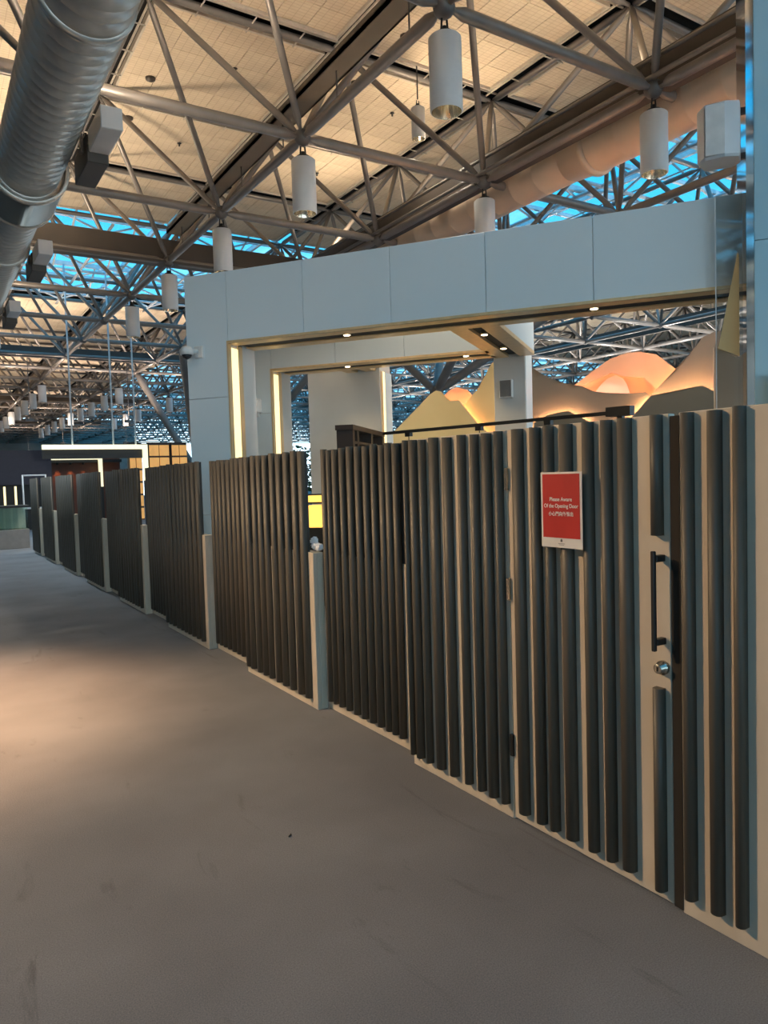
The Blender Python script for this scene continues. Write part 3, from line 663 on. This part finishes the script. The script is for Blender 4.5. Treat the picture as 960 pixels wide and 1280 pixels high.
# ------------------------------------------------------------------ right pillar, fin, glass and the big speaker
t = shop('blue_pillar', 'tall pale blue clad pillar with a mirror-steel edge at the right', 'pillar', 5.985, -.30)
bpart('front_panel', (0, 1.6, 0, .03, 0, 2.55+.94), M['bluep'], t, .002); bpart('front_panel', (0, 1.6, 0, .03, 3.496, 6.7), M['bluep'], t, .002)
bpart('core', (.003, 1.6, .03, .9, 0, 6.7), M['white'], t); bpart('mirror_edge', (-.06, 0, .02, .9, 0, 6.7), M['chrome'], t)
t = shop('white_post', 'short pale post under the gold fin beside the blue pillar', 'post', 5.72, .62)
bm = bm_new(); prism(bm, [(0, 0), (.21, 0), (.21, 2.64), (0, 2.78)], 0, .2); part('shaft', bm, M['beige'], t)
t = shop('gold_fin', 'tall triangular gold fin in front of the shopfront beside the pillar', 'fin', 5.71, -.13, 2.6)
bm = bm_new(); prism(bm, [(0, .04), (.17, -.04), (.17, .83), (.16, .86)], 0, .02); part('blade', bm, M['gold'], t)
bpart('bracket', (.15, .165, .02, .038, .42, .48), M['brass'], t)
t = shop('glass_screen', 'clear glass wing pane beside the mirror-edged pillar', 'glass pane', 5.70, -.09)
bpart('pane', (0, .212, 0, .012, 0, 3.98), M['clear'], t); bpart('edge_strip', (-.008, 0, 0, .012, 0, 3.98), M['alu'], t)
t = shop('loudspeaker', 'large white loudspeaker bracketed to the blue pillar', 'speaker', 5.74, -.10, 4.22)
pts = [(-.19, -.10), (-.14, -.21), (.02, -.24), (.14, -.20), (.16, -.02), (.10, .06), (-.13, .06)]
bm = bm_new(); z = [(0, .93), (.02, 1.), (.44, 1.), (.46, .96)]
rings = [[bm.verts.new((x*k, y*k, h)) for x, y in pts] for h, k in z]
for a, b in zip(rings, rings[1:]):
    for k in range(7): bm.faces.new((a[k], a[(k+1) % 7], b[(k+1) % 7], b[k]))
bm.faces.new(rings[0][::-1]); bm.faces.new(rings[-1]); part('case', bm, M['lamp'], t)
bm = bm_new(); prism(bm, [(-.13, .02), (.02, .02), (.02, .44), (-.13, .44)], -.245, -.24); part('grille', bm, M['camw'], t)
bpart('bracket', (.13, .185, -.06, -.02, .02, .07), M['node'], t); bpart('bracket', (.13, .185, -.06, -.02, .40, .45), M['node'], t)
t = shop('brass_lantern', 'small brass lantern at the far right edge above the fence', 'lantern', 6.12, -.42, 0)
bpart('body', (-.035, .08, -.05, .05, 2.05, 2.34), M['brass'], t, .005); bpart('cap', (-.04, .085, -.055, .055, 2.34, 2.36), M['brass'], t)
bpart('stand', (0, .04, -.02, .02, 0, 2.05), M['brass'], t)

# ------------------------------------------------------------------ far end of the hall
def tree(label, base, head, nodes, r=.13):
    t = thing('branching_column', label, 'column', base, 0, 'branching steel columns'); B = Vector(base); Hh = Vector(head)-B
    bm = bm_new(); tube(bm, (0, 0, 0), Hh, r*1.35, 12); part('trunk', bm, M['steel'], t)
    for n in nodes:
        bm = bm_new(); L = (Vector(n)-B-Hh).length; lathe(bm, [(0, r*.6), (.4, r), (L-.4, r), (L, r*.5)], Hh, Vector(n)-B, 10); part('strut', bm, M['steel'], t)
    bm = bm_new(); bmesh.ops.create_uvsphere(bm, u_segments=10, v_segments=8, radius=r*1.7, matrix=Matrix.Translation(Hh)); part('node', bm, M['node'], t)
tree('branching steel column seen through the shop above the yellow mountain', (13.1, 17.7, 0), (13.1, 17.7, 4.05), [low(2, 1), low(3, 1), low(2, 3), low(3, 3)])
tree('branching steel column seen through the narrow slot beside the white pier', (10.9, 23.6, 0), (10.9, 23.6, 4.2), [low(1, 3), low(2, 3), low(1, 5), low(2, 5)])
tree('branching steel column left of the shopfront, far down the hall', (11.2, 34.3, 0), (11.2, 34.3, 1.9), [low(1, 7), low(2, 7), low(1, 5), low(2, 5)], .16)

t = thing('light_frame', 'large pale glowing rectangular light frame hung before the far shops', 'light', (3.9, 28, 0))
bpart('top_bar', (-.25, 3.35, 0, .2, 2.88, 3.04), M['ledw'], t); bpart('side_bar', (3.2, 3.35, 0, .2, 1.7, 2.88), M['ledw'], t); bpart('post', (3.2, 3.35, .02, .18, 0, 1.7), M['black'], t); bpart('backing', (-.25, 3.4, .2, .26, 2.55, 3.08), M['black'], t)
for s in (.75, 2.15, 2.95):
    bm = bm_new(); tube(bm, (s, .1, 3.0), (s, .1, 9.4), .03, 6); part('hanger', bm, M['alu'], t)
t = thing('shop_fascia', 'dark plum shop fascia box at the far left', 'shop front', (-1.5, 29, 0))
bpart('fascia', (0, 5.55, 0, 1.2, 1.68, 2.9), M['purple'], t); bpart('back_wall', (0, 5.5, 1.0, 1.2, 0, 1.68), M['black'], t)
for s in (3.95, 4.3): bpart('light_strip', (s, s+.07, -.02, .0, .95, 1.62), M['led'], t)
bpart('shelf_bar', (2, 5.5, -.06, 0, .80, .86), M['lamp'], t); bpart('side_wall', (0, .2, 0, 1.2, 0, 1.68), M['purple'], t)
t = thing('shop_room', 'rust coloured far shop wall washed by three downlights', 'shop', (4.8, 36, 0))
bpart('back_wall', (-.4, 3.2, 0, .2, 0, 3.0), M['shopwall'], t); bpart('top_bar', (-.2, 2.3, -.6, -.4, 2.75, 2.95), M['ledw'], t); bpart('side_bar', (2.15, 2.3, -.6, -.4, 1.5, 2.75), M['ledw'], t); bpart('post', (2.15, 2.3, -.58, -.42, 0, 1.5), M['black'], t); bpart('ceiling_board', (-.4, 3.2, -.4, 0, 2.62, 2.75), M['black'], t)
for s in (.45, 1.0, 1.55):
    bm = bm_new(); lathe(bm, [(0, .05), (.08, .05)], (s, -.14, 2.54), (s, -.14, 3), 10); part('downlight', bm, M['black'], t)
    spot('scallop', t, (s, -.14, 2.5), 22, (1, .42, .16), 60, .6, .03)
for k, (x, w) in enumerate(((7.75, .55), (8.6, .9), (9.6, .7))):
    t = thing('display_cabinet', 'glowing amber display cabinet at the far end, %s from the left' % ORD[k], 'cabinet', (x, 33, 0), 0, 'amber display cabinets')
    bpart('frame', (0, w, .05, .4, 0, 3.4), M['darkwood'], t)
    for a in range(6):
        for b in range(2): bpart('lit_panel', (b*w/2+.02, (b+1)*w/2-.02, 0, .05, a*.55+.05, a*.55+.52), M['orange'], t)
t = thing('glass_counter', 'green glazed counter with grey base at the fence end', 'counter', (1.15, 21.2, 0))
bpart('base', (0, 1.2, 0, .7, 0, .50), M['counter'], t, .01); bpart('glass_front', (.02, 1.18, .0, .02, .50, 1.06), M['glassgreen'], t); bpart('worktop', (-.02, 1.22, -.02, .72, 1.06, 1.12), M['black'], t)
bpart('back_board', (.02, 1.18, .55, .58, .5, 1.06), M['lamp'], t)
t = thing('wire_frame', 'pale thin rectangular frame standing behind the fence end', 'frame', (2.55, 24, 0))
for a, b in (((0, 0, 0), (0, 0, 1.95)), ((.62, 0, 0), (.62, 0, 1.95)), ((0, 0, 1.93), (.62, 0, 1.93))):
    bm = bm_new(); tube(bm, a, b, .022, 8); part('bar', bm, M['lamp'], t)

# tree outside, glimpsed through the slot beside the white pier
t = thing('leafy_tree', 'small dark leafy tree glimpsed through the slot beside the white pier', 'tree', (13.4, 27.6, 0))
bm = bm_new(); lathe(bm, [(0, .12), (1.4, .08), (2.4, .03)], n=8); part('trunk', bm, M['darkwood'], t)
bm = bm_new()
for k in range(900):
    a, b, r = random.uniform(0, 2*PI), random.uniform(-1, 1), random.uniform(.3, 1)**.5
    p = Vector((1.15*r*math.cos(a)*math.sqrt(1-b*b), 1.15*r*math.sin(a)*math.sqrt(1-b*b), 1.75+1.25*r*b))
    u = Vector((random.uniform(-1, 1), random.uniform(-1, 1), random.uniform(-1, 1))).normalized(); w = u.orthogonal()
    bm.faces.new([bm.verts.new(p+u*.11), bm.verts.new(p+w*.05), bm.verts.new(p-u*.11), bm.verts.new(p-w*.05)])
part('foliage', bm, M['foliage'], t)['kind'] = 'stuff'
